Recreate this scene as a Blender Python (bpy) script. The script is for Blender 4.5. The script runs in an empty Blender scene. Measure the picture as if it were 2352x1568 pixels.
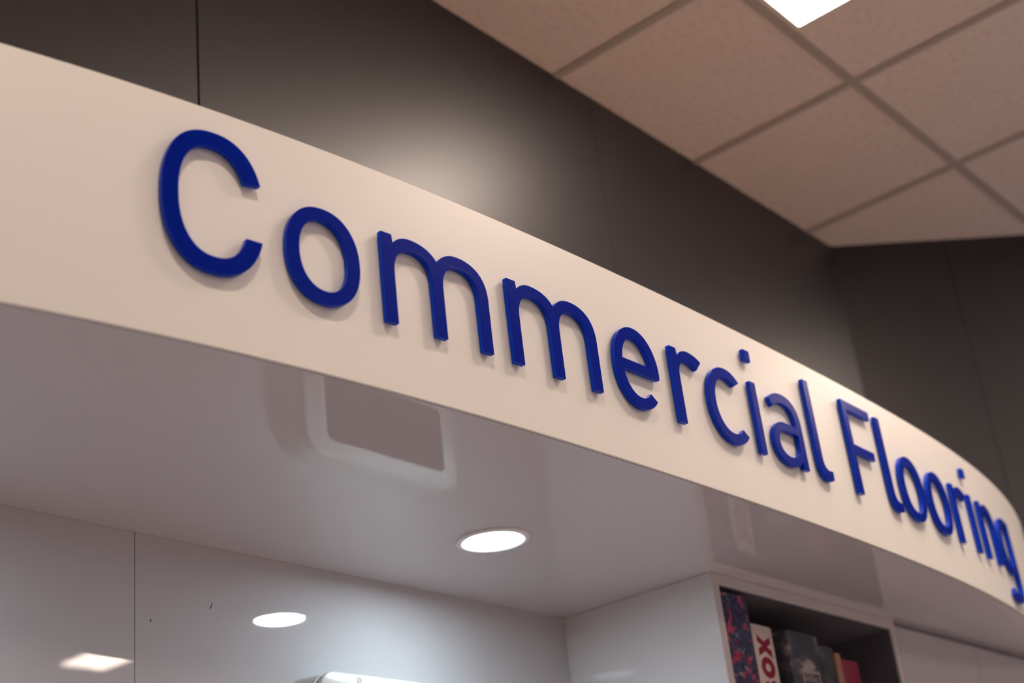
import bpy, bmesh, math, random
import numpy as np
from mathutils import Vector, Matrix
from mathutils.geometry import tessellate_polygon

# ------------------------------------------------------------------ frame
# X runs along the shop wall, Y towards that wall, Z up; camera stands at (0, 0, EYE)
EYE = 1.5
HS = EYE + 0.700          # underside of the alcove soffit
HT = EYE + 1.0057         # top of the sign fascia
HC = EYE + 2.0769         # suspended ceiling
VB = 1.650                # face of white alcove panels
VD = 1.678                # face of dark wall boards
VF = 1.3174               # front of the bookcase
US = 2.1828               # left side of the bookcase
CORNER = (3.80, VD)       # dark wall corner
C = bpy.context.scene.collection
sc = bpy.context.scene

# ------------------------------------------------------------------ camera
cam_d = bpy.data.cameras.new('camera'); cam = bpy.data.objects.new('camera', cam_d); C.objects.link(cam)
cam_d.sensor_fit = 'HORIZONTAL'; cam_d.sensor_width = 36.0; cam_d.lens = 52.012
right = Vector((0.6484745623, -0.7535731993, -0.1077412430))
up = Vector((-0.2599368859, -0.3522308608, 0.8990918952))
fwd = Vector((0.7154813467, 0.5550323000, 0.4242942240))
m = Matrix((right, up, -fwd)).transposed().to_4x4(); m.translation = (0, 0, EYE)
cam.matrix_world = m
cam_d.clip_start = 0.05
cam_d.dof.use_dof = True; cam_d.dof.focus_distance = 2.04; cam_d.dof.aperture_fstop = 3.4
sc.camera = cam

# ------------------------------------------------------------------ world, exposure
w = bpy.data.worlds.new('world'); sc.world = w; w.use_nodes = True
w.node_tree.nodes['Background'].inputs[0].default_value = (0.05, 0.05, 0.055, 1)
w.node_tree.nodes['Background'].inputs[1].default_value = 0.2
sc.view_settings.view_transform = 'Standard'; sc.view_settings.look = 'None'
sc.view_settings.gamma = 1.0; sc.view_settings.use_curve_mapping = False
sc.view_settings.exposure = 0.0
PANEL_L = 29.0            # radiance of the ceiling panels
PANEL_C = (1.0, 0.81, 0.68)
SIGN_L = 178.0            # radiance of the round lights washing the sign
DOWN_L = 112.0             # radiance of the alcove downlights
DOWN_C = (0.77, 0.93, 1.0)

# ------------------------------------------------------------------ materials
MATS = {}
def mat(name, col, rough=0.5, spec=0.5, coat=0.0, coat_rough=0.05, emit=None, emit_s=0.0, metal=0.0, sss=0.0, sss_r=(0.004, 0.004, 0.01)):
    ma = bpy.data.materials.new(name); ma.use_nodes = True
    b = ma.node_tree.nodes['Principled BSDF']
    b.inputs['Base Color'].default_value = (*col, 1); b.inputs['Roughness'].default_value = rough
    b.inputs['Specular IOR Level'].default_value = spec; b.inputs['Metallic'].default_value = metal
    b.inputs['Coat Weight'].default_value = coat; b.inputs['Coat Roughness'].default_value = coat_rough
    if emit:
        b.inputs['Emission Color'].default_value = (*emit, 1); b.inputs['Emission Strength'].default_value = emit_s
    if sss:
        b.inputs['Subsurface Weight'].default_value = sss; b.inputs['Subsurface Radius'].default_value = sss_r
        b.inputs['Subsurface Scale'].default_value = 1.0
    MATS[name] = ma
    return ma, ma.node_tree, b
def add_bump(nt, b, scale, strength, dist=0.001, detail=4.0, coords='Object'):
    tc = nt.nodes.new('ShaderNodeTexCoord'); n = nt.nodes.new('ShaderNodeTexNoise'); bp = nt.nodes.new('ShaderNodeBump')
    n.inputs['Scale'].default_value = scale; n.inputs['Detail'].default_value = detail
    bp.inputs['Strength'].default_value = strength; bp.inputs['Distance'].default_value = dist
    nt.links.new(tc.outputs[coords], n.inputs['Vector']); nt.links.new(n.outputs['Fac'], bp.inputs['Height'])
    nt.links.new(bp.outputs['Normal'], b.inputs['Normal'])
    return tc, n, bp
def ramp_colour(nt, b, fac, stops):
    r = nt.nodes.new('ShaderNodeValToRGB'); e = r.color_ramp.elements
    while len(e) < len(stops): e.new(0.5)
    for el, (p, c) in zip(e, stops): el.position = p; el.color = (*c, 1)
    nt.links.new(fac, r.inputs['Fac']); nt.links.new(r.outputs['Color'], b.inputs['Base Color'])
    return r

_, nt, b = mat('fascia_cream', (0.815, 0.795, 0.745), 0.36, 0.35)
add_bump(nt, b, 60, 0.02, 0.0004)
_, nt, b = mat('dark_board', (0.0062, 0.0064, 0.0110), 0.41, 0.9)
add_bump(nt, b, 220, 0.05, 0.0004)
mat('groove_black', (0.012, 0.011, 0.012), 0.8, 0.1)
_, nt, b = mat('white_laminate', (0.55, 0.535, 0.555), 0.02, 0.5)
add_bump(nt, b, 3.2, 0.10, 0.004, 2.0)
_, nt, b = mat('soffit_laminate', (0.61, 0.59, 0.62), 0.035, 0.5)
add_bump(nt, b, 2.6, 0.05, 0.004, 2.0)
mat('carcase_white', (0.75, 0.73, 0.745), 0.015, 0.5)
mat('edge_band', (0.62, 0.57, 0.57), 0.4, 0.4)
mat('niche_shade', (0.13, 0.125, 0.15), 0.35, 0.4)  # dark grey puts the shade of the niche interior into the colour
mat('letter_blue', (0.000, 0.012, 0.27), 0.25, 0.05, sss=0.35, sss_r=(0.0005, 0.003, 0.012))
mat('letter_edge_lit', (0.003, 0.045, 0.50), 0.2, 0.1, sss=0.5, sss_r=(0.0005, 0.003, 0.012))
_, nt, b = mat('ceiling_tile', (0.62, 0.56, 0.52), 0.95, 0.1)
tc, n, bp = add_bump(nt, b, 110, 0.5, 0.002, 6)
n2 = nt.nodes.new('ShaderNodeTexNoise'); n2.inputs['Scale'].default_value = 55; n2.inputs['Detail'].default_value = 8
nt.links.new(tc.outputs['Object'], n2.inputs['Vector'])
ramp_colour(nt, b, n2.outputs['Fac'], [(0.33, (0.71, 0.63, 0.605)), (0.47, (0.79, 0.71, 0.68)), (0.7, (0.82, 0.74, 0.71))])
_, nt, b = mat('plywood', (0.62, 0.44, 0.29), 0.7, 0.2)  # tan chosen so the added lid bounces warm light upward
tc, n, bp = add_bump(nt, b, 30, 0.1, 0.0006)
ramp_colour(nt, b, n.outputs['Fac'], [(0.3, (0.58, 0.40, 0.26)), (0.7, (0.66, 0.48, 0.32))])
mat('tee_bar', (0.46, 0.42, 0.40), 0.5, 0.3)
mat('panel_frame', (0.75, 0.74, 0.72), 0.4, 0.4)
mat('panel_diffuser', (0.8, 0.8, 0.8), 0.5, 0.2, emit=PANEL_C, emit_s=PANEL_L)
mat('downlight_trim', (0.88, 0.87, 0.88), 0.35, 0.4)
mat('downlight_lens', (0.8, 0.8, 0.8), 0.5, 0.2, emit=DOWN_C, emit_s=DOWN_L)
mat('unit_white', (0.70, 0.70, 0.70), 0.22, 0.5)
mat('unit_grey', (0.60, 0.59, 0.555), 0.4, 0.4)
mat('unit_chrome', (0.75, 0.74, 0.73), 0.12, 0.5, metal=1.0)
mat('unit_screen', (0.012, 0.012, 0.014), 0.08, 0.5)
_, nt, b = mat('room_plaster', (0.70, 0.65, 0.64), 0.8, 0.2)
add_bump(nt, b, 90, 0.1, 0.0006)
_, nt, b = mat('vinyl_floor', (0.6, 0.55, 0.5), 0.5, 0.3)
tc, n, bp = add_bump(nt, b, 40, 0.05, 0.001)
ramp_colour(nt, b, n.outputs['Fac'], [(0.3, (0.58, 0.53, 0.54)), (0.7, (0.66, 0.605, 0.615))])
mat('paper', (0.66, 0.57, 0.47), 0.8, 0.2)
mat('book_cream', (0.66, 0.57, 0.51), 0.55, 0.3)
mat('print_crimson', (0.25, 0.002, 0.032), 0.5, 0.3)
mat('book_magenta', (0.21, 0.002, 0.032), 0.4, 0.4)
mat('book_tan', (0.33, 0.18, 0.12), 0.6, 0.3)
mat('print_pale', (0.36, 0.30, 0.31), 0.6, 0.2)
# navy cloth-look cover with scattered crimson blossoms and green sprigs
_, nt, b = mat('book_floral', (0.05, 0.05, 0.13), 0.55, 0.3)
tc = nt.nodes.new('ShaderNodeTexCoord')
n1 = nt.nodes.new('ShaderNodeTexNoise'); n1.inputs['Scale'].default_value = 130; n1.inputs['Detail'].default_value = 5
v1 = nt.nodes.new('ShaderNodeTexNoise'); v1.inputs['Scale'].default_value = 46; v1.inputs['Detail'].default_value = 3
g1 = nt.nodes.new('ShaderNodeTexNoise'); g1.inputs['Scale'].default_value = 70; g1.inputs['Detail'].default_value = 6
for nn_ in (n1, v1, g1): nt.links.new(tc.outputs['Object'], nn_.inputs['Vector'])
def ramp(nt, fac, stops):
    r = nt.nodes.new('ShaderNodeValToRGB'); e = r.color_ramp.elements
    while len(e) < len(stops): e.new(0.5)
    for el, (p, c) in zip(e, stops): el.position = p; el.color = (*c, 1)
    nt.links.new(fac, r.inputs['Fac']); return r.outputs['Color']
def mix(nt, fac, a, c):
    mx = nt.nodes.new('ShaderNodeMix'); mx.data_type = 'RGBA'
    nt.links.new(fac, mx.inputs['Factor']); nt.links.new(a, mx.inputs['A']); nt.links.new(c, mx.inputs['B'])
    return mx.outputs['Result']
base = ramp(nt, n1.outputs['Fac'], [(0.35, (0.014, 0.015, 0.045)), (0.65, (0.060, 0.060, 0.150))])
pinks = ramp(nt, n1.outputs['Fac'], [(0.4, (0.26, 0.012, 0.07)), (0.65, (0.55, 0.10, 0.18))])
pmask = ramp(nt, v1.outputs['Fac'], [(0.575, (0, 0, 0)), (0.60, (1, 1, 1))])
greens = ramp(nt, n1.outputs['Fac'], [(0.4, (0.02, 0.05, 0.045)), (0.65, (0.22, 0.26, 0.30))])
gmask = ramp(nt, g1.outputs['Fac'], [(0.60, (0, 0, 0)), (0.66, (1, 1, 1))])
nt.links.new(mix(nt, pmask, mix(nt, gmask, base, greens), pinks), b.inputs['Base Color'])
# grey photograph of clouds wrapped round a spine
_, nt, b = mat('book_cloud', (0.05, 0.05, 0.08), 0.5, 0.3)
tc = nt.nodes.new('ShaderNodeTexCoord')
mp = nt.nodes.new('ShaderNodeMapping'); mp.inputs['Scale'].default_value = (1.0, 1.0, 1.6); mp.inputs['Rotation'].default_value = (0, 0.6, 0)
n1 = nt.nodes.new('ShaderNodeTexNoise'); n1.inputs['Scale'].default_value = 20; n1.inputs['Detail'].default_value = 4
nt.links.new(tc.outputs['Object'], mp.inputs['Vector']); nt.links.new(mp.outputs['Vector'], n1.inputs['Vector'])
ramp_colour(nt, b, n1.outputs['Fac'], [(0.44, (0.040, 0.043, 0.065)), (0.54, (0.10, 0.095, 0.11)), (0.62, (0.34, 0.29, 0.28))])
_, nt, b = mat('book_moss', (0.04, 0.045, 0.055), 0.5, 0.3)
tc = nt.nodes.new('ShaderNodeTexCoord'); n1 = nt.nodes.new('ShaderNodeTexNoise'); n1.inputs['Scale'].default_value = 26
nt.links.new(tc.outputs['Object'], n1.inputs['Vector'])
ramp_colour(nt, b, n1.outputs['Fac'], [(0.42, (0.030, 0.032, 0.045)), (0.62, (0.10, 0.105, 0.10))])

# ------------------------------------------------------------------ helpers
def tag(o, label=None, cat=None, group=None, kind=None):
    if label: o['label'] = label
    if cat: o['category'] = cat
    if group: o['group'] = group
    if kind: o['kind'] = kind
    return o
def link(name, me, material, parent=None):
    o = bpy.data.objects.new(name, me); C.objects.link(o)
    if material and len(me.materials) == 0: me.materials.append(MATS[material])
    if parent: o.parent = parent
    return o
def mesh(name, verts, faces):
    me = bpy.data.meshes.new(name); me.from_pydata([tuple(v) for v in verts], [], faces); me.update(); return me
def empty(name, loc=(0, 0, 0)):
    o = bpy.data.objects.new(name, None); o.location = loc; o.empty_display_size = 0.05; C.objects.link(o); return o
def sharpen(bmm, ang=0.55):
    for f in bmm.faces: f.smooth = True
    for e in bmm.edges:
        e.smooth = not (len(e.link_faces) != 2 or e.calc_face_angle(0) > ang)
def box_me(name, x0, x1, y0, y1, z0, z1, bev=0.0, seg=2):
    bmm = bmesh.new()
    vs = [bmm.verts.new((x, y, z)) for x in (x0, x1) for y in (y0, y1) for z in (z0, z1)]
    for f in ((0, 1, 3, 2), (4, 6, 7, 5), (0, 4, 5, 1), (2, 3, 7, 6), (0, 2, 6, 4), (1, 5, 7, 3)): bmm.faces.new([vs[i] for i in f])
    bmesh.ops.recalc_face_normals(bmm, faces=bmm.faces)
    if bev: bmesh.ops.bevel(bmm, geom=list(bmm.edges), offset=bev, segments=seg, affect='EDGES', profile=0.5)
    me = bpy.data.meshes.new(name); bmm.to_mesh(me); bmm.free(); return me
def box(name, x0, x1, y0, y1, z0, z1, material, parent=None, bev=0.0, at=None):
    """box in scene coordinates; the object sits at its own base centre unless it has a parent placed elsewhere"""
    o0 = Vector(at) if at else Vector(((x0 + x1) / 2, (y0 + y1) / 2, z0))
    me = box_me(name, x0 - o0.x, x1 - o0.x, y0 - o0.y, y1 - o0.y, z0 - o0.z, z1 - o0.z, bev)
    o = link(name, me, material, parent)
    if parent is None or True:
        o.location = o0 - (parent.location if parent else Vector((0, 0, 0)))
    return o
def prism_me(name, poly, z0, z1):
    n = len(poly); vs = [(x, y, z0) for x, y in poly] + [(x, y, z1) for x, y in poly]
    area = sum(poly[i][0] * poly[(i + 1) % n][1] - poly[(i + 1) % n][0] * poly[i][1] for i in range(n))
    idx = list(range(n)) if area > 0 else list(range(n))[::-1]
    fs = [tuple(idx[::-1]), tuple(i + n for i in idx)]
    for k in range(n):
        a, b2 = idx[k], idx[(k + 1) % n]; fs.append((a, b2, b2 + n, a + n))
    return mesh(name, vs, fs)
def prism(name, poly, z0, z1, material, parent=None):
    cx = sum(p[0] for p in poly) / len(poly); cy = sum(p[1] for p in poly) / len(poly)
    me = prism_me(name, [(x - cx, y - cy) for x, y in poly], 0, z1 - z0)
    o = link(name, me, material, parent); o.location = Vector((cx, cy, z0)) - (parent.location if parent else Vector((0, 0, 0))); return o
def clip(poly, nx, ny, d):
    """keep nx*x + ny*y <= d"""
    out = []
    for i in range(len(poly)):
        p, q = poly[i], poly[(i + 1) % len(poly)]
        a = nx * p[0] + ny * p[1] - d; b2 = nx * q[0] + ny * q[1] - d
        if a <= 0: out.append(p)
        if (a < 0 < b2) or (b2 < 0 < a):
            t = a / (a - b2); out.append((p[0] + t * (q[0] - p[0]), p[1] + t * (q[1] - p[1])))
    return out
def struct(o): o['kind'] = 'structure'; return o
def disc_lathe(name, prof, n=64):
    """profile [(r, z)] turned round Z"""
    vs, fs = [], []
    for r, z in prof:
        for i in range(n): a = 2 * math.pi * i / n; vs.append((r * math.cos(a), r * math.sin(a), z))
    for j in range(len(prof) - 1):
        for i in range(n):
            k = (i + 1) % n; fs.append((j * n + i, j * n + k, (j + 1) * n + k, (j + 1) * n + i))
    me = mesh(name, vs, fs)
    bmm = bmesh.new(); bmm.from_mesh(me); bmesh.ops.remove_doubles(bmm, verts=bmm.verts, dist=1e-6); bmesh.ops.recalc_face_normals(bmm, faces=bmm.faces); sharpen(bmm); bmm.to_mesh(me); bmm.free()
    return me

# ------------------------------------------------------------------ the room
UL, UR2, VR = -4.2, 6.4, -7.0     # left wall, right wall, rear wall
DX = UR2 - CORNER[0]
ROOM = [(UL, VD), CORNER, (UR2, VD - DX), (UR2, VR), (UL, VR)]
T45 = math.sqrt(0.5)
fl = struct(prism('floor', ROOM, -0.05, 0.0, 'vinyl_floor'))
# dark board wall over the alcove: backing with boards and recessed joints
def board_wall(name, p0, p1, joints, z0, z1, gaps, thick=0.0032):
    """p0->p1 is the face line, the room lies on the right of it; joints are distances from p0"""
    p0 = Vector((*p0, 0)); p1 = Vector((*p1, 0)); d = (p1 - p0); L = d.length; d.normalize(); n = Vector((-d.y, d.x, 0))
    ang = math.atan2(d.y, d.x)
    wall = box(name, 0, L, thick, thick + 0.10, 0, z1 - z0, 'dark_board', at=(0, 0, 0)); wall.location = (p0.x, p0.y, z0); wall.rotation_euler.z = ang
    cuts = [0.0] + joints + [L]
    for i in range(len(cuts) - 1):
        a = cuts[i] + (gaps[i - 1] / 2 if i else 0); b2 = cuts[i + 1] - (gaps[i] / 2 if i < len(cuts) - 2 else 0)
        me = box_me('board', a, b2, 0, thick - 0.0002, 0, z1 - z0, 0.0002, 1)
        o = link('board', me, 'dark_board', wall)
    return struct(wall)
board_wall('wall_left', (UL, VD), CORNER, [1.368 - 1.22 * 4 - UL, 1.368 - 1.22 * 3 - UL, 1.368 - 1.22 * 2 - UL, 1.368 - 1.22 - UL, 1.368 - UL, 2.588 - UL], 0.0, HC, [0.0055] * 5 + [0.0018])
board_wall('wall_right', CORNER, (UR2, VD - DX), [0.357, 1.577, 2.797], 0.0, HC, [0.0018] * 3)
for nm, x0, x1, y0, y1 in (('wall_side', UR2, UR2 + 0.1, VR, VD - DX), ('wall_rear', UL, UR2, VR - 0.1, VR), ('wall_far', UL - 0.1, UL, VR, VD)):
    struct(box(nm, x0, x1, y0, y1, 0, HC, 'room_plaster'))

# unseen daylit window added for cool fill, behind the camera's right shoulder
wn = struct(empty('fill_window', (UR2 - 0.004, -4.6, 0.7)))
W2, H2 = 1.5, 2.0
mat('fill_window_frame', (0.5, 0.5, 0.5), 0.4, 0.4); mat('window_fill_light', (0.1, 0.1, 0.1), 0.1, 0.5, emit=(0.66, 0.80, 1.0), emit_s=1.4)
for y0, y1, z0_, z1_ in ((-W2, W2, 0, 0.06), (-W2, W2, H2 - 0.06, H2), (-W2, -W2 + 0.06, 0.06, H2 - 0.06), (W2 - 0.06, W2, 0.06, H2 - 0.06), (-0.53, -0.47, 0.06, H2 - 0.06), (0.47, 0.53, 0.06, H2 - 0.06)):
    link('fill_window_frame', box_me('fill_window_frame', -0.04, 0, y0, y1, z0_, z1_), 'fill_window_frame', wn)
for y0, y1 in ((-W2 + 0.06, -0.53), (-0.47, 0.47), (0.53, W2 - 0.06)):
    link('fill_window_pane', box_me('fill_window_pane', -0.02, -0.014, y0, y1, 0.06, H2 - 0.06), 'window_fill_light', wn)

# suspended ceiling: lay-in tiles on exposed tees, 0.6 m module aligned with the wall
GU, GV, G = 3.0558, 1.1919, 0.6
PANEL_HALF = (2.4555, 2.7558)      # half-module the luminaires sit in (u)
panels = []                        # (u0, u1, v0, v1) of each luminaire
for du, v1 in ((-2.1, -2.4081), (0.0, 1.1919), (0.0, -2.4081), (2.1, 1.1919), (2.1, -2.4081)):
    panels.append((2.4558 + du, 2.7558 + du, v1 - 1.2, v1))
ceil = struct(prism('ceiling', ROOM, HC + 0.03, HC + 0.08, 'groove_black'))
tile_cache = {}
def in_room(poly):
    p = clip(poly, 0, 1, VD); p = clip(p, T45, T45, (CORNER[0] + CORNER[1]) * T45) if p else p
    p = clip(p, 1, 0, UR2) if p else p; p = clip(p, -1, 0, -UL) if p else p; p = clip(p, 0, -1, -VR) if p else p
    return p
TEE = 0.024
def tile(poly):
    p = in_room(poly)
    if len(p) < 3: return
    xs = [q[0] for q in p]; ys = [q[1] for q in p]
    if max(xs) - min(xs) < 0.01 or max(ys) - min(ys) < 0.01: return
    cx, cy = sum(xs) / len(p), sum(ys) / len(p)
    loc = [(round(x - cx, 4), round(y - cy, 4)) for x, y in p]
    key = tuple(loc)
    if key not in tile_cache: tile_cache[key] = prism_me('ceiling_tile', loc, 0, 0.015)
    o = link('ceiling_tile', tile_cache[key], 'ceiling_tile', ceil)
    o.location = Vector((cx, cy, HC + 0.003)) - ceil.location
iu0 = int(math.floor((UL - GU) / G)); iu1 = int(math.ceil((UR2 - GU) / G))
jv0 = int(math.floor((VR - GV) / G)); jv1 = int(math.ceil((VD - GV) / G))
e = 0.002
for i in range(iu0, iu1):
    for j in range(jv0, jv1):
        a0, a1 = GU + i * G, GU + (i + 1) * G; c0, c1 = GV + j * G, GV + (j + 1) * G
        hit = [p for p in panels if p[0] < a1 - 0.01 and p[1] > a0 + 0.01 and p[2] < c1 - 0.01 and p[3] > c0 + 0.01]
        segs = [(a0, a1)]
        for p in hit:
            ns = []
            for s0, s1 in segs:
                if p[0] > s0 + 0.01: ns.append((s0, min(p[0], s1)))
                if p[1] < s1 - 0.01: ns.append((max(p[1], s0), s1))
            segs = ns
        for s0, s1 in segs:
            tile([(s0 + e, c0 + e), (s1 - e, c0 + e), (s1 - e, c1 - e), (s0 + e, c1 - e)])
def tee(poly):
    p = in_room(poly)
    if len(p) < 3: return
    prism('tee_bar', p, HC - 0.002, HC + 0.003, 'tee_bar', ceil)
cols = [GU + i * G for i in range(iu0, iu1 + 1)]; rows = [GV + j * G for j in range(jv0, jv1 + 1)]
for j, v in enumerate(rows):        # cross tees broken where a luminaire sits
    cutl = sorted([(p[0], p[1]) for p in panels if p[2] + 0.02 < v < p[3] - 0.02])
    x = UL
    for c0, c1 in cutl + [(UR2, UR2)]:
        if c0 - x > 0.02: tee([(x, v - TEE / 2), (c0, v - TEE / 2), (c0, v + TEE / 2), (x, v + TEE / 2)])
        x = c1
for i, u in enumerate(cols):        # main tees, broken under the cross tees so that nothing overlaps
    for j in range(len(rows) - 1):
        c0, c1 = rows[j] + TEE / 2, rows[j + 1] - TEE / 2
        if any(p[0] + 0.01 < u < p[1] - 0.01 and p[2] < c1 and p[3] > c0 for p in panels): continue
        tee([(u - TEE / 2, c0), (u + TEE / 2, c0), (u + TEE / 2, c1), (u - TEE / 2, c1)])

PLAB = ['warm white ceiling panel light, left one of the rear row',
        'glowing white rectangular panel light in the tiled ceiling, its corner seen at top edge', 'warm white ceiling panel light, middle one of the rear row',
        'warm white ceiling panel light near the angled dark wall', 'warm white ceiling panel light mirrored in the alcove back panels']
for (u0, u1, v0, v1), lab in zip(panels, PLAB):
    cu, cv = (u0 + u1) / 2, (v0 + v1) / 2
    L = tag(empty('panel_light', (cu, cv, HC - 0.004)), lab, 'ceiling light', 'ceiling panel lights')
    hu, hv, fw = (u1 - u0) / 2 - 0.003, (v1 - v0) / 2 - 0.014, 0.014
    hu2, hv2 = hu - fw, hv - fw
    vs, fs = [], []
    for (a, b2, z) in ((hu, hv, 0.010), (hu, hv, 0.0), (hu2, hv2, 0.0), (hu2, hv2, 0.010)):
        vs += [(-a, -b2, z), (a, -b2, z), (a, b2, z), (-a, b2, z)]
    for k in range(4):
        k1 = (k + 1) % 4
        for r in range(4):
            r1 = (r + 1) % 4; fs.append((r * 4 + k, r * 4 + k1, r1 * 4 + k1, r1 * 4 + k))
    me = mesh('light_frame', vs, fs); bmm = bmesh.new(); bmm.from_mesh(me); bmesh.ops.recalc_face_normals(bmm, faces=bmm.faces); bmm.to_mesh(me); bmm.free()
    link('light_frame', me, 'panel_frame', L)
    link('diffuser', box_me('diffuser', -hu2, hu2, -hv2, hv2, 0.004, 0.009), 'panel_diffuser', L)

# ------------------------------------------------------------------ curved bulkhead
def fv(u):
    x = u - 2.0
    return 1.064381 + 0.005608 * x + 0.032856 * x * x - 0.00101 * x ** 3 + 0.016223 * x ** 4
UU = np.linspace(-0.245, 4.02, 6000); VV = fv(UU)
SS = np.r_[0, np.cumsum(np.hypot(np.diff(UU), np.diff(VV)))]; SS -= np.interp(0.660809, UU, SS)
TU = np.gradient(UU, SS); TV = np.gradient(VV, SS)
def fpos(s, off=0.0):
    u = np.interp(s, SS, UU); v = np.interp(s, SS, VV); tu = np.interp(s, SS, TU); tv = np.interp(s, SS, TV)
    l = math.hypot(tu, tv); return u + tv / l * off, v - tu / l * off      # off > 0 towards the room
FT = 0.0032
N = 220
ss = np.linspace(SS[0] + 0.004, SS[-1] - 0.006, N)
# trim the right end where it meets the angled wall
ss = np.array([s for s in ss if fpos(s)[0] + fpos(s)[1] < CORNER[0] + CORNER[1] - 0.012 and fpos(s, -FT)[1] < VB + 0.02])
vs, fs = [], []
def strip(a, b2):
    n0 = len(vs)
    for s in ss: vs.append((*fpos(s, a[0]), a[1])); vs.append((*fpos(s, b2[0]), b2[1]))
    for i in range(len(ss) - 1): k = n0 + 2 * i; fs.append((k, k + 2, k + 3, k + 1))
bev = 0.0006
strip((0, HS + bev), (0, HT - bev)); strip((0, HT - bev), (-bev, HT)); strip((-bev, HT), (-FT, HT)); strip((-FT, HT), (-FT, HS)); strip((-FT, HS), (-bev, HS)); strip((-bev, HS), (0, HS + bev))
for i in (0, len(ss) - 1):
    k = len(vs); s = ss[i]
    vs += [(*fpos(s, 0), HS), (*fpos(s, -FT), HS), (*fpos(s, -FT), HT), (*fpos(s, 0), HT)]; fs.append((k, k + 1, k + 2, k + 3) if i else (k + 3, k + 2, k + 1, k))
o0 = Vector((2.0, fv(2.0), HS))
me = mesh('sign_fascia', [Vector(v) - o0 for v in vs], fs)
for p in me.polygons: p.use_smooth = len(p.vertices) == 4
fascia = link('sign_fascia', me, 'fascia_cream'); fascia.location = o0
tag(fascia, 'long curved cream sign fascia carrying the blue lettering', 'sign')

# soffit, and an unseen lid added to block leaks and bounce warm light
GAP = 0.0018
def under(off, z0, z1, name, material, right_cut):
    pts = [fpos(s, -FT - off) for s in ss[::4]] + [fpos(ss[-1], -FT - off)]
    poly = [p for p in pts if p[1] < VB and p[0] + p[1] < CORNER[0] + CORNER[1] - 0.03]
    poly += [(CORNER[0] + CORNER[1] - 0.02 - VB, VB), (-0.2, VB)]
    return struct(prism(name, poly, z0, z1, material))
under(GAP, HS, HS + 0.018, 'soffit', 'soffit_laminate', 0)
under(0.0005, HS + 0.20, HS + 0.215, 'bounce_lid', 'plywood', 0)

# white alcove wall: laminate panels with fine joints
wb = struct(box('wall_back', -0.6, US, VB + 0.0035, VD - 0.0005, 0, HS + 0.018, 'groove_black', at=(0, VB, 0)))
for a, b2 in ((-0.6, 1.2152 - 1.22), (1.2152 - 1.22, 1.2152), (1.2152, US)):
    me = box_me('panel', a + 0.0007, b2 - 0.0007, 0, 0.0033, 0, HS - 0.0001, 0.0002, 1)
    link('panel', me, 'white_laminate', wb)

# two tiny scuffs on the panel
for u, z, a, l in ((1.3480, 0.6105, 0.35, 0.0050), (1.2415, 0.5762, 0.3, 0.0028)):
    me = mesh('scuff', [(-0.0007, 0, -l), (0.0005, 0, -l * 0.8), (0.0008, 0, l), (-0.0002, 0, l * 0.9), (-0.0007, -0.0002, -l), (0.0005, -0.0002, -l * 0.8), (0.0008, -0.0002, l), (-0.0002, -0.0002, l * 0.9)], [(7, 6, 5, 4), (0, 1, 5, 4), (1, 2, 6, 5), (2, 3, 7, 6), (3, 0, 4, 7)])
    o = link('scuff', me, 'groove_black', wb); o.location = (u, 0.0, EYE + z); o.rotation_euler.y = a

# ------------------------------------------------------------------ downlights
def downlight(u, v, lab, z=HS, R0=0.0445, R1=0.058, lens='downlight_lens', group='recessed alcove downlights'):
    d = tag(empty('downlight', (u, v, z)), lab, 'downlight', group)
    link('trim_ring', disc_lathe('trim_ring', [(R1, -0.0002), (R1 - 0.0004, -0.0032), (R1 - 0.003, -0.0045), (R0 + 0.004, -0.0040), (R0, -0.0012), (R0, -0.0002), (R1, -0.0002)]), 'downlight_trim', d)
    link('lens', disc_lathe('lens', [(0.0, -0.0014), (R0 - 0.0002, -0.0014), (R0 - 0.0002, -0.0004), (0.0, -0.0004)]), lens, d)
downlight(1.700, 1.402, 'round white recessed downlight glowing in the soffit under the sign')
downlight(0.62, 1.42, 'round white recessed downlight at the narrow left end of soffit')

# larger round lights in the tiled ceiling that wash the sign face; leftmost is added fill
mat('wash_lens', (0.8, 0.8, 0.8), 0.5, 0.2, emit=PANEL_C, emit_s=SIGN_L); mat('wash_lens_dim', (0.8, 0.8, 0.8), 0.5, 0.2, emit=PANEL_C, emit_s=SIGN_L * 0.74)
for u, lens, lab in ((-1.15, 'wash_lens', 'added round ceiling light brightening the left end of the sign'), (0.55, 'wash_lens', 'round ceiling light in front of the large C of the sign'), (2.25, 'wash_lens_dim', 'round ceiling light in front of the capital F of the sign')):
    downlight(u, 0.29, lab, HC + 0.003, 0.09, 0.105, lens, 'round ceiling lights washing the sign')

# ------------------------------------------------------------------ bookcase
NZ = HS - 0.020; NU0, NU1 = 2.2024, 2.8505; UE = 2.8700
bc = tag(empty('bookcase', ((US + UE) / 2, (VF + VB) / 2, 0)), 'white laminate bookcase with open niche of books under the soffit', 'bookcase')
Z1 = HS - 0.0006
def bpart(name, x0, x1, y0, y1, z0, z1, ma, bev=0.0005): return box(name, x0, x1, y0, y1, z0, z1, ma, bc, bev)
ED = 0.0012
for nm, a, b2 in (('side_panel', US, NU0), ('side_panel', NU1, UE)):
    sp = bpart(nm, a, b2, VF + ED, VB + 0.027, 0, Z1, 'carcase_white')
    box('edge_strip', a, b2, VF, VF + ED, 0, Z1, 'edge_band', bc, 0.0003)
sp = bpart('top_panel', NU0, NU1, VF + ED, VB + 0.01, NZ, Z1, 'carcase_white')
box('edge_strip', NU0, NU1, VF, VF + ED, NZ, Z1, 'edge_band', bc, 0.0003)
SHZ = EYE + 0.345
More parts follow.
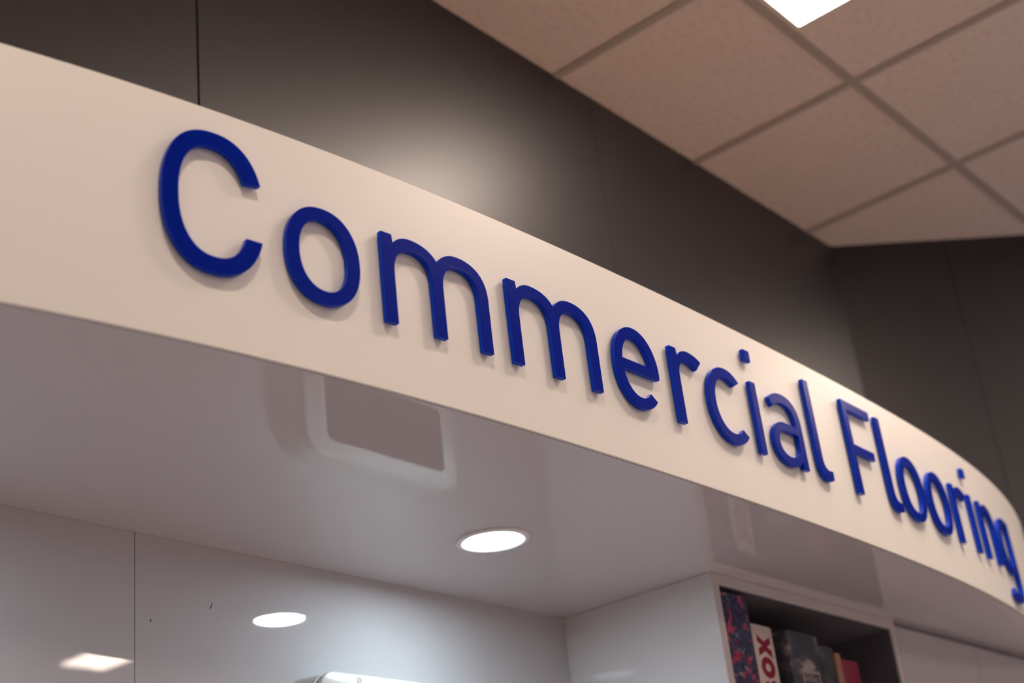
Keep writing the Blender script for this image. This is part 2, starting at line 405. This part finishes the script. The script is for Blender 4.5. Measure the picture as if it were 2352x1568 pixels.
for z in (SHZ, SHZ - 0.36, SHZ - 0.72, SHZ - 1.08, 0.09):
    bpart('shelf', NU0, NU1, VF + ED, VB + 0.01, z - 0.02, z, 'carcase_white'); box('edge_strip', NU0, NU1, VF, VF + ED, z - 0.02, z, 'edge_band', bc, 0.0003)
bpart('back_panel', NU0, NU1, VB + 0.012, VB + 0.02, 0.09, NZ, 'niche_shade', 0)
bpart('plinth', NU0, NU1, VF + 0.05, VF + 0.066, 0, 0.068, 'carcase_white')
# added dark lining that paints shade onto the niche sides and top
bpart('shade_lining', NU0, NU0 + 0.0012, VF + 0.004, VB + 0.011, SHZ + 0.0005, NZ - 0.0015, 'niche_shade', 0)
bpart('shade_lining', NU1 - 0.0012, NU1, VF + 0.004, VB + 0.011, SHZ + 0.0005, NZ - 0.0015, 'niche_shade', 0)
bpart('shade_lining', NU0, NU1, VF + 0.004, VB + 0.011, NZ - 0.0013, NZ, 'niche_shade', 0)

# tall cupboard beside it
CU0, CU1 = UE + 0.0008, 3.66
cb = tag(empty('tall_cupboard', ((CU0 + CU1) / 2, (VF + VB) / 2, 0)), 'tall white glossy cupboard to the right of the bookcase', 'cupboard')
box('carcase', CU0, CU1, VF + 0.022, VB + 0.02, 0, Z1 - 0.0004, 'carcase_white', cb, 0.0005)
for a, b2 in ((CU0 + 0.002, 3.264), (3.267, CU1 - 0.002)):
    d = box('door', a, b2, VF, VF + 0.019, 0.09, HS - 0.011, 'white_laminate', cb, 0.0008)
    hx = b2 - 0.04 if a < 3 else a + 0.04
    me = box_me('handle', -0.005, 0.005, -0.03, -0.022, -0.08, 0.08, 0.002); h = link('handle', me, 'unit_chrome', d); h.location = (hx - (a + b2) / 2, -0.0095, 0.95)
    me = box_me('handle_post', -0.004, 0.004, -0.023, 0.0, -0.004, 0.004)
    for z in (-0.06, 0.06): hp = link('handle_post', me, 'unit_chrome', d); hp.location = (hx - (a + b2) / 2, -0.0095, 0.95 + z)

# ------------------------------------------------------------------ books
def book(name, u0, u1, top, dv, cover, lab, pages='paper', depth=0.235, round_spine=True, wrap=0.003):
    zc = EYE + top; v0 = VF + dv; h = zc - SHZ - 0.0005
    B = tag(empty(name, ((u0 + u1) / 2, v0 + depth / 2, SHZ + 0.0005)), lab, 'book', 'books in the niche')
    w2 = (u1 - u0) / 2 - 0.0003; d2 = depth / 2; bulge = 0.004 if round_spine else 0.0005; ct = wrap
    # cover: U-shaped shell (left board, rounded spine, right board)
    outer = [(-w2, d2)] + [(-w2, -d2 + bulge)] + [(-w2 * math.cos(t), -d2 + bulge - bulge * math.sin(t)) for t in np.linspace(0.25, math.pi - 0.25, 9)] + [(w2, -d2 + bulge), (w2, d2)]
    inner = [(w2 - ct, d2), (w2 - ct, -d2 + bulge + ct), (-w2 + ct, -d2 + bulge + ct), (-w2 + ct, d2)]
    poly = outer + inner
    n = len(poly); vs = [(x, y, 0) for x, y in poly] + [(x, y, h) for x, y in poly]
    tris = tessellate_polygon([[Vector((x, y, 0)) for x, y in poly]])
    fs = [tuple(t) for t in tris] + [tuple(i + n for i in t) for t in tris] + [(i, (i + 1) % n, (i + 1) % n + n, i + n) for i in range(n)]
    me = mesh('cover', vs, fs); bmm = bmesh.new(); bmm.from_mesh(me); bmesh.ops.recalc_face_normals(bmm, faces=bmm.faces); sharpen(bmm, 0.7); bmm.to_mesh(me); bmm.free()
    link('cover', me, cover, B)
    link('page_block', box_me('page_block', -w2 + ct + 0.0002, w2 - ct - 0.0002, -d2 + bulge + ct + 0.0004, d2 - 0.004, 0.003, h - 0.003), pages, B)
    B['front'] = -d2
    return B
b1 = book('sample_book', 2.2040, 2.2965, 0.6685, 0.002, 'book_floral', 'thick navy book patterned with crimson flowers, first in the niche')
b2_ = book('sample_book', 2.2975, 2.4020, 0.6310, 0.022, 'book_cream', 'cream book with bold crimson BOX lettering running up its spine')
b3 = book('sample_book', 2.4135, 2.5300, 0.6245, 0.0005, 'book_cloud', 'broad grey book with cloud photograph and small framed title on spine')
b4 = book('sample_book', 2.5308, 2.5815, 0.6085, 0.0005, 'book_moss', 'dark grey-green book between the cloud book and thin tan book')
b5 = book('sample_book', 2.5822, 2.6045, 0.6000, 0.0005, 'book_tan', 'thin tan book beside the magenta book', round_spine=False, wrap=0.002)
b6 = book('sample_book', 2.6052, 2.6780, 0.5910, 0.0005, 'book_magenta', 'plain magenta book, last and lowest in the niche')

def flat_print(name, loops, parent, material, uo, zo, y, thick=0.0003):
    """closed loops of (u, z) offsets; later loops are holes"""
    pts = []; tl = []
    for lp in loops: tl.append([Vector((x, z, 0)) for x, z in lp]); pts += lp
    tris = tessellate_polygon(tl); n = len(pts)
    vs = [(x, 0, z) for x, z in pts] + [(x, -thick, z) for x, z in pts]
    fs = [tuple(t) for t in tris] + [tuple(i + n for i in t) for t in tris]; k = 0
    for lp in loops:
        L = len(lp)
        for i in range(L): a, c = k + i, k + (i + 1) % L; fs.append((a, c, c + n, a + n))
        k += L
    me = mesh(name, vs, fs); bmm = bmesh.new(); bmm.from_mesh(me); bmesh.ops.recalc_face_normals(bmm, faces=bmm.faces); bmm.to_mesh(me); bmm.free()
    o = link(name, me, material, parent); o.location = (uo, y, zo); return o
def rot(lp): return [(-z, x) for x, z in lp]      # letters read up the spine
def ell(a, b2, n=32, cx=0, cz=0, rev=False):
    r = [(cx + a * math.cos(2 * math.pi * i / n), cz + b2 * math.sin(2 * math.pi * i / n)) for i in range(n)]; return r[::-1] if rev else r
bx = b2_.location.x; bd = b2_['front'] - 0.0003
hh, wd, st = 0.0225, 0.0195, 0.0088
Xl = [(-wd, hh), (-wd + 2 * st * 0.75, hh), (0, 0.008), (wd - 2 * st * 0.75, hh), (wd, hh), (0.0085, 0), (wd, -hh), (wd - 2 * st * 0.75, -hh), (0, -0.008), (-wd + 2 * st * 0.75, -hh), (-wd, -hh), (-0.0085, 0)]
z0 = b2_.location.z
flat_print('spine_letter', [rot(Xl)], b2_, 'print_crimson', 2.361 - bx, EYE + 0.5925 - z0, bd)
flat_print('spine_letter', [rot(ell(0.0195, 0.0225)), rot(ell(0.0075, 0.0095))], b2_, 'print_crimson', 2.3615 - bx, EYE + 0.5535 - z0, bd)
Bl = [(-0.0165, -hh), (0.004, -hh)] + [(0.004 + 0.0135 * math.cos(t), -0.0105 + 0.012 * math.sin(t)) for t in np.linspace(-1.3, 1.2, 9)] + [(0.0025 + 0.0115 * math.cos(t), 0.0115 + 0.011 * math.sin(t)) for t in np.linspace(-1.1, 1.45, 9)] + [(-0.0165, hh)]
flat_print('spine_letter', [rot(Bl), rot([(-0.006, -0.0145), (-0.006, -0.0045), (0.004, -0.0045), (0.0065, -0.0095), (0.004, -0.0145)]), rot([(-0.006, 0.0045), (-0.006, 0.0145), (0.003, 0.0145), (0.005, 0.0095), (0.003, 0.0045)])], b2_, 'print_crimson', 2.3615 - bx, EYE + 0.5135 - z0, bd)
# framed title on the cloud book
bx = b3.location.x; bd = b3['front'] - 0.0002; z0 = b3.location.z
def rect(x0, x1, z0_, z1_): return [(x0, z0_), (x1, z0_), (x1, z1_), (x0, z1_)]
flat_print('title_frame', [rect(2.4425 - bx, 2.5075 - bx, 0.16, EYE + 0.5545 - z0), rect(2.4475 - bx, 2.5025 - bx, 0.165, EYE + 0.5495 - z0)], b3, 'print_pale', 0, 0, bd)
random.seed(5)
for row, zt in enumerate((0.5440, 0.5270)):
    x = 2.4520
    while x < 2.495:
        wch = random.choice((0.0016, 0.0022, 0.003)); hch = 0.0115
        flat_print('title_stroke', [rect(x - bx, x + wch - bx, EYE + zt - hch - z0, EYE + zt - z0 - random.choice((0, 0, 0.003)))], b3, 'print_pale', 0, 0, bd)
        x += wch + random.choice((0.0024, 0.0034))

# ------------------------------------------------------------------ wall unit under the soffit
def rrect(x0, x1, z0_, z1_, r, n=8):
    pts = []
    for cx, cz, a0 in ((x1 - r, z1_ - r, 0), (x0 + r, z1_ - r, 90), (x0 + r, z0_ + r, 180), (x1 - r, z0_ + r, 270)):
        for k in range(n + 1):
            a = math.radians(a0 + 90 * k / n); pts.append((cx + r * math.cos(a), cz + r * math.sin(a)))
    return pts
def loft(name, rings):
    """rings: list of (loop of (u, z), y); capped ends"""
    n = len(rings[0][0]); vs = [(x, y, z) for lp, y in rings for x, z in lp]; fs = []
    for j in range(len(rings) - 1):
        for i in range(n): k = (i + 1) % n; fs.append((j * n + i, j * n + k, (j + 1) * n + k, (j + 1) * n + i))
    fs.append(tuple(range(n))); fs.append(tuple(range((len(rings) - 1) * n, len(rings) * n)))
    me = mesh(name, vs, fs); bmm = bmesh.new(); bmm.from_mesh(me); bmesh.ops.recalc_face_normals(bmm, faces=bmm.faces); sharpen(bmm, 0.6); bmm.to_mesh(me); bmm.free(); return me
ucx, uz0 = 1.69, EYE + 0.30
wu = tag(empty('wall_unit', (ucx, VB, uz0)), 'white wall unit with grey shell and dark window, top showing at bottom edge', 'appliance')
def ux(l): return [(x - ucx, z + EYE - uz0) for x, z in l]
link('shell', loft('shell', [(ux(rrect(1.480, 1.893, 0.305, 0.524, 0.050)), -0.0005), (ux(rrect(1.483, 1.890, 0.308, 0.524, 0.048)), -0.012), (ux(rrect(1.500, 1.873, 0.318, 0.5225, 0.036)), -0.038)]), 'unit_grey', wu)
link('chrome_band', loft('chrome_band', [(ux(rrect(1.5065, 1.8665, 0.322, 0.5225, 0.033)), -0.0382), (ux(rrect(1.5065, 1.8665, 0.322, 0.5225, 0.033)), -0.0415)]), 'unit_chrome', wu)
bz = link('bezel', loft('bezel', [(ux(rrect(1.509, 1.864, 0.324, 0.5245, 0.030)), -0.0417), (ux(rrect(1.509, 1.864, 0.324, 0.5245, 0.030)), -0.0480), (ux(rrect(1.512, 1.861, 0.327, 0.5215, 0.027)), -0.0500)]), 'unit_white', wu)
link('window', loft('window', [(ux(rrect(1.552, 1.829, 0.380, 0.4985, 0.012)), -0.0498), (ux(rrect(1.552, 1.829, 0.380, 0.4985, 0.012)), -0.0506)]), 'unit_screen', wu)
for cu in (1.588, 1.786):
    link('release_notch', loft('release_notch', [(ux(rrect(cu - 0.0055, cu + 0.0055, 0.5085, 0.5200, 0.005)), -0.0496), (ux(rrect(cu - 0.0055, cu + 0.0055, 0.5085, 0.5200, 0.005)), -0.0508)]), 'unit_grey', wu)

# ------------------------------------------------------------------ sign letters
def path(start, *segs):
    pts = [start]
    for s in segs:
        if len(s) == 2: pts.append(s)
        else:
            p0 = pts[-1]; p1, p2, p3 = (s[0], s[1]), (s[2], s[3]), (s[4], s[5])
            for k in range(1, 13):
                t = k / 12; a = 1 - t
                pts.append(tuple(a ** 3 * p0[i] + 3 * a * a * t * p1[i] + 3 * a * t * t * p2[i] + t ** 3 * p3[i] for i in (0, 1)))
    if math.dist(pts[0], pts[-1]) < 1e-6: pts.pop()
    return pts
def sup(cx, cy, a, b2, n, d0, d1, k=48):
    r = []
    for i in range(k + 1):
        t = math.radians(d0 + (d1 - d0) * i / k); c, s = math.cos(t), math.sin(t)
        r.append((cx + a * math.copysign(abs(c) ** (2 / n), c), cy + b2 * math.copysign(abs(s) ** (2 / n), s)))
    return r
def ring(cx, cy, a, b2, n): return sup(cx, cy, a, b2, n, 0, 360, 72)[:-1]
GL = {
 'C': [sup(65, 88.5, 65, 91, 2.3, 21.6, 339.4, 60) + sup(65, 88.5, 44.5, 71, 2.3, 332.3, 27.3, 60)],
 'o': [ring(52.5, 61, 53, 63.7, 2.2), ring(52.5, 61, 35, 47.2, 2.15)],
 'm': [path((0, 0), (0, 123.5), (17, 123.5), (18.5, 112), (26, 121, 36, 124.8, 47, 124.8), (66, 124.8, 84, 118, 91, 105.5), (99, 118, 112, 124.8, 128, 124.8), (160, 124.8, 179, 108, 179, 76), (179, 0), (161, 0), (161, 74), (161, 96, 150, 107.5, 130, 107.5), (110, 107.5, 98.5, 94, 98.5, 72), (98.5, 0), (80.5, 0), (80.5, 74), (80.5, 96, 70, 107.5, 50, 107.5), (30, 107.5, 18, 94, 18, 72), (18, 0))],
 'n': [path((0, 0), (0, 123.5), (17, 123.5), (18.5, 112), (27, 121, 39, 124.8, 51, 124.8), (80, 124.8, 96, 108, 96, 76), (96, 0), (78, 0), (78, 74), (78, 96, 67, 107.5, 50, 107.5), (30, 107.5, 18, 94, 18, 72), (18, 0))],
 'r': [path((0, 0), (0, 123.5), (17, 123.5), (18.5, 112), (25, 120, 35, 125, 46, 125), (60, 125, 73, 122, 82, 115.5), (67, 99), (60, 105, 52, 107, 45, 107), (28, 107, 17.5, 96, 17.5, 78), (17.5, 0))],
 'c': [sup(57, 61, 57, 63.7, 2.1, 47.8, 318, 54) + sup(57, 61, 39, 46.7, 2.1, 314, 55, 54)],
 'e': [[(103, 54)] + sup(52, 61.2, 52, 63.7, 2.1, 1, 316, 60) + sup(52, 61.2, 34.5, 46.7, 2.1, 312, 188.2, 40), sup(52, 61.2, 34.5, 46.7, 2.1, 9.2, 170.8, 40)],
 'i': [path((0, 0), (0, 123.5), (17, 123.5), (17, 0)), path((-1.5, 160.5), (-1.5, 180), (17, 180), (17, 160.5))],
 'a': [path((5, 109), (18, 120, 33, 125, 50, 125), (82, 125, 101.5, 110, 101.5, 76), (101.5, 0), (85, 0), (84, 13), (76, 3, 62, -2.5, 46, -2.5), (18, -2.5, 0, 12, 0, 35), (0, 60, 20, 73, 46, 73), (83.5, 73), (83.5, 76), (83.5, 97, 72, 108.5, 50, 108.5), (37, 108.5, 24, 104, 14.5, 95.5)),
       path((83.5, 58.5), (48, 58.5), (29, 58.5, 18, 50, 18, 35.5), (18, 21, 30, 13, 47, 13), (68, 13, 83.5, 24, 83.5, 42))],
 'l': [path((0, 178), (18, 178), (18, 40), (18, 24, 24, 17, 36, 17), (40, 17, 43, 17.3, 47, 18), (46, 2), (41, -1, 36, -2.5, 30, -2.5), (10, -2.5, 0, 10, 0, 38))],
 'F': [path((0, 0), (0, 178), (110, 178), (110, 161.5), (18.5, 161.5), (18.5, 95), (97, 95), (97, 79.5), (18.5, 79.5), (18.5, 0))],
 'g': [path((100, 121), (100, -10), (100, -48, 80, -66, 46, -66), (30, -66, 17, -62, 6, -54), (13, -38), (23, -45, 34, -49, 46, -49), (70, -49, 82, -37, 82, -12), (82, 12), (74, 2, 62, -2.5, 48, -2.5), (18, -2.5, 0, 24, 0, 60), (0, 100, 22, 125, 58, 125), (74, 125, 88, 124, 100, 121)),
       path((82, 107), (75, 108.5, 67, 108.5, 60, 108.5), (34, 108.5, 18.5, 92, 18.5, 60), (18.5, 32, 32, 14, 51, 14), (70, 14, 82, 30, 82, 52))],
}
LT, STAND = 0.0078, 0.0022        # acrylic thickness and tape gap behind it
dg_cache = {}
def glyph_flat(ch):
    """flat extruded glyph with a fine bevel: (verts, faces) in metres, z from 0 to LT"""
    if ch in dg_cache: return dg_cache[ch]
    cu = bpy.data.curves.new('g', 'CURVE'); cu.dimensions = '2D'; cu.fill_mode = 'BOTH'
    bv = 0.0005; cu.extrude = LT / 2 - bv; cu.bevel_depth = bv; cu.bevel_resolution = 1; cu.offset = -bv
    for lp in GL[ch]:
        sp = cu.splines.new('POLY'); sp.points.add(len(lp) - 1); sp.use_cyclic_u = True
        for p, (x, y) in zip(sp.points, lp): p.co = (x * 0.001, y * 0.001, 0, 1)
    ob = bpy.data.objects.new('g', cu); C.objects.link(ob)
    dg = bpy.context.evaluated_depsgraph_get(); me = ob.evaluated_get(dg).to_mesh()
    v = [tuple(x.co) for x in me.vertices]; f = [tuple(p.vertices) for p in me.polygons]
    bpy.data.objects.remove(ob); bpy.data.curves.remove(cu)
    dg_cache[ch] = (v, f); return dg_cache[ch]
WORD = [('C', 0.2046, 'large blue capital C, first letter of the sign'), ('o', 0.3637, 'blue letter o between the capital C and the first m'),
        ('m', 0.5061, 'blue letter m directly after the first o'), ('m', 0.7251, 'blue letter m directly before the e'),
        ('e', 0.9428, 'blue letter e, the only e on the sign'), ('r', 1.0863, 'blue letter r between e and c'),
        ('c', 1.1779, 'blue small letter c between r and i'), ('i', 1.3100, 'blue dotted letter i between c and a'),
        ('a', 1.3590, 'blue letter a, the only a on the sign'), ('l', 1.4999, 'blue letter l with curled foot ending the first word'),
        ('F', 1.6384, 'blue capital F starting the second word'), ('l', 1.7744, 'blue letter l with curled foot after the capital F'),
        ('o', 1.8365, 'blue letter o right after the l of the second word'), ('o', 1.9660, 'blue letter o right before the r of the second word'),
        ('r', 2.1030, 'blue letter r in the second word, left of the dotted i'), ('i', 2.2060, 'blue dotted letter i near the right end of the sign'),
        ('n', 2.2662, 'blue letter n between the last i and the g'), ('g', 2.3920, 'blue letter g with hooked tail, last on the sign')]
for ch, s0, lab in WORD:
    v, f = glyph_flat(ch)
    zb = HS + 0.0872 - (0.0055 * (s0 - 1.6) / 0.8 if s0 > 1.6 else 0)
    org = Vector((*fpos(s0 + 0.03, STAND), zb))
    zmin = min(p[2] for p in v)
    vs = []
    for x, y, z in v:
        u2, v2 = fpos(s0 + x, STAND + (z - zmin)); vs.append(Vector((u2, v2, zb + y)) - org)
    me = mesh('sign_letter', vs, f)
    bmm = bmesh.new(); bmm.from_mesh(me); bmesh.ops.remove_doubles(bmm, verts=bmm.verts, dist=1e-6)
    bmesh.ops.recalc_face_normals(bmm, faces=bmm.faces); sharpen(bmm, 0.22); bmm.to_mesh(me); bmm.free()
    me.materials.append(MATS['letter_blue']); me.materials.append(MATS['letter_edge_lit'])      # light piped to the acrylic edges is painted in as lighter blue
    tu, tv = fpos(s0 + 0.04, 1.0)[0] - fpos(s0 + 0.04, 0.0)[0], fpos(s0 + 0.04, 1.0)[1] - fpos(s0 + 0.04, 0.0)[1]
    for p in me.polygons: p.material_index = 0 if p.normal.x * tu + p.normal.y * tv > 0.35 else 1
    o = link('sign_letter', me, None); o.location = org
    tag(o, lab, 'letter', 'raised letters on the sign')
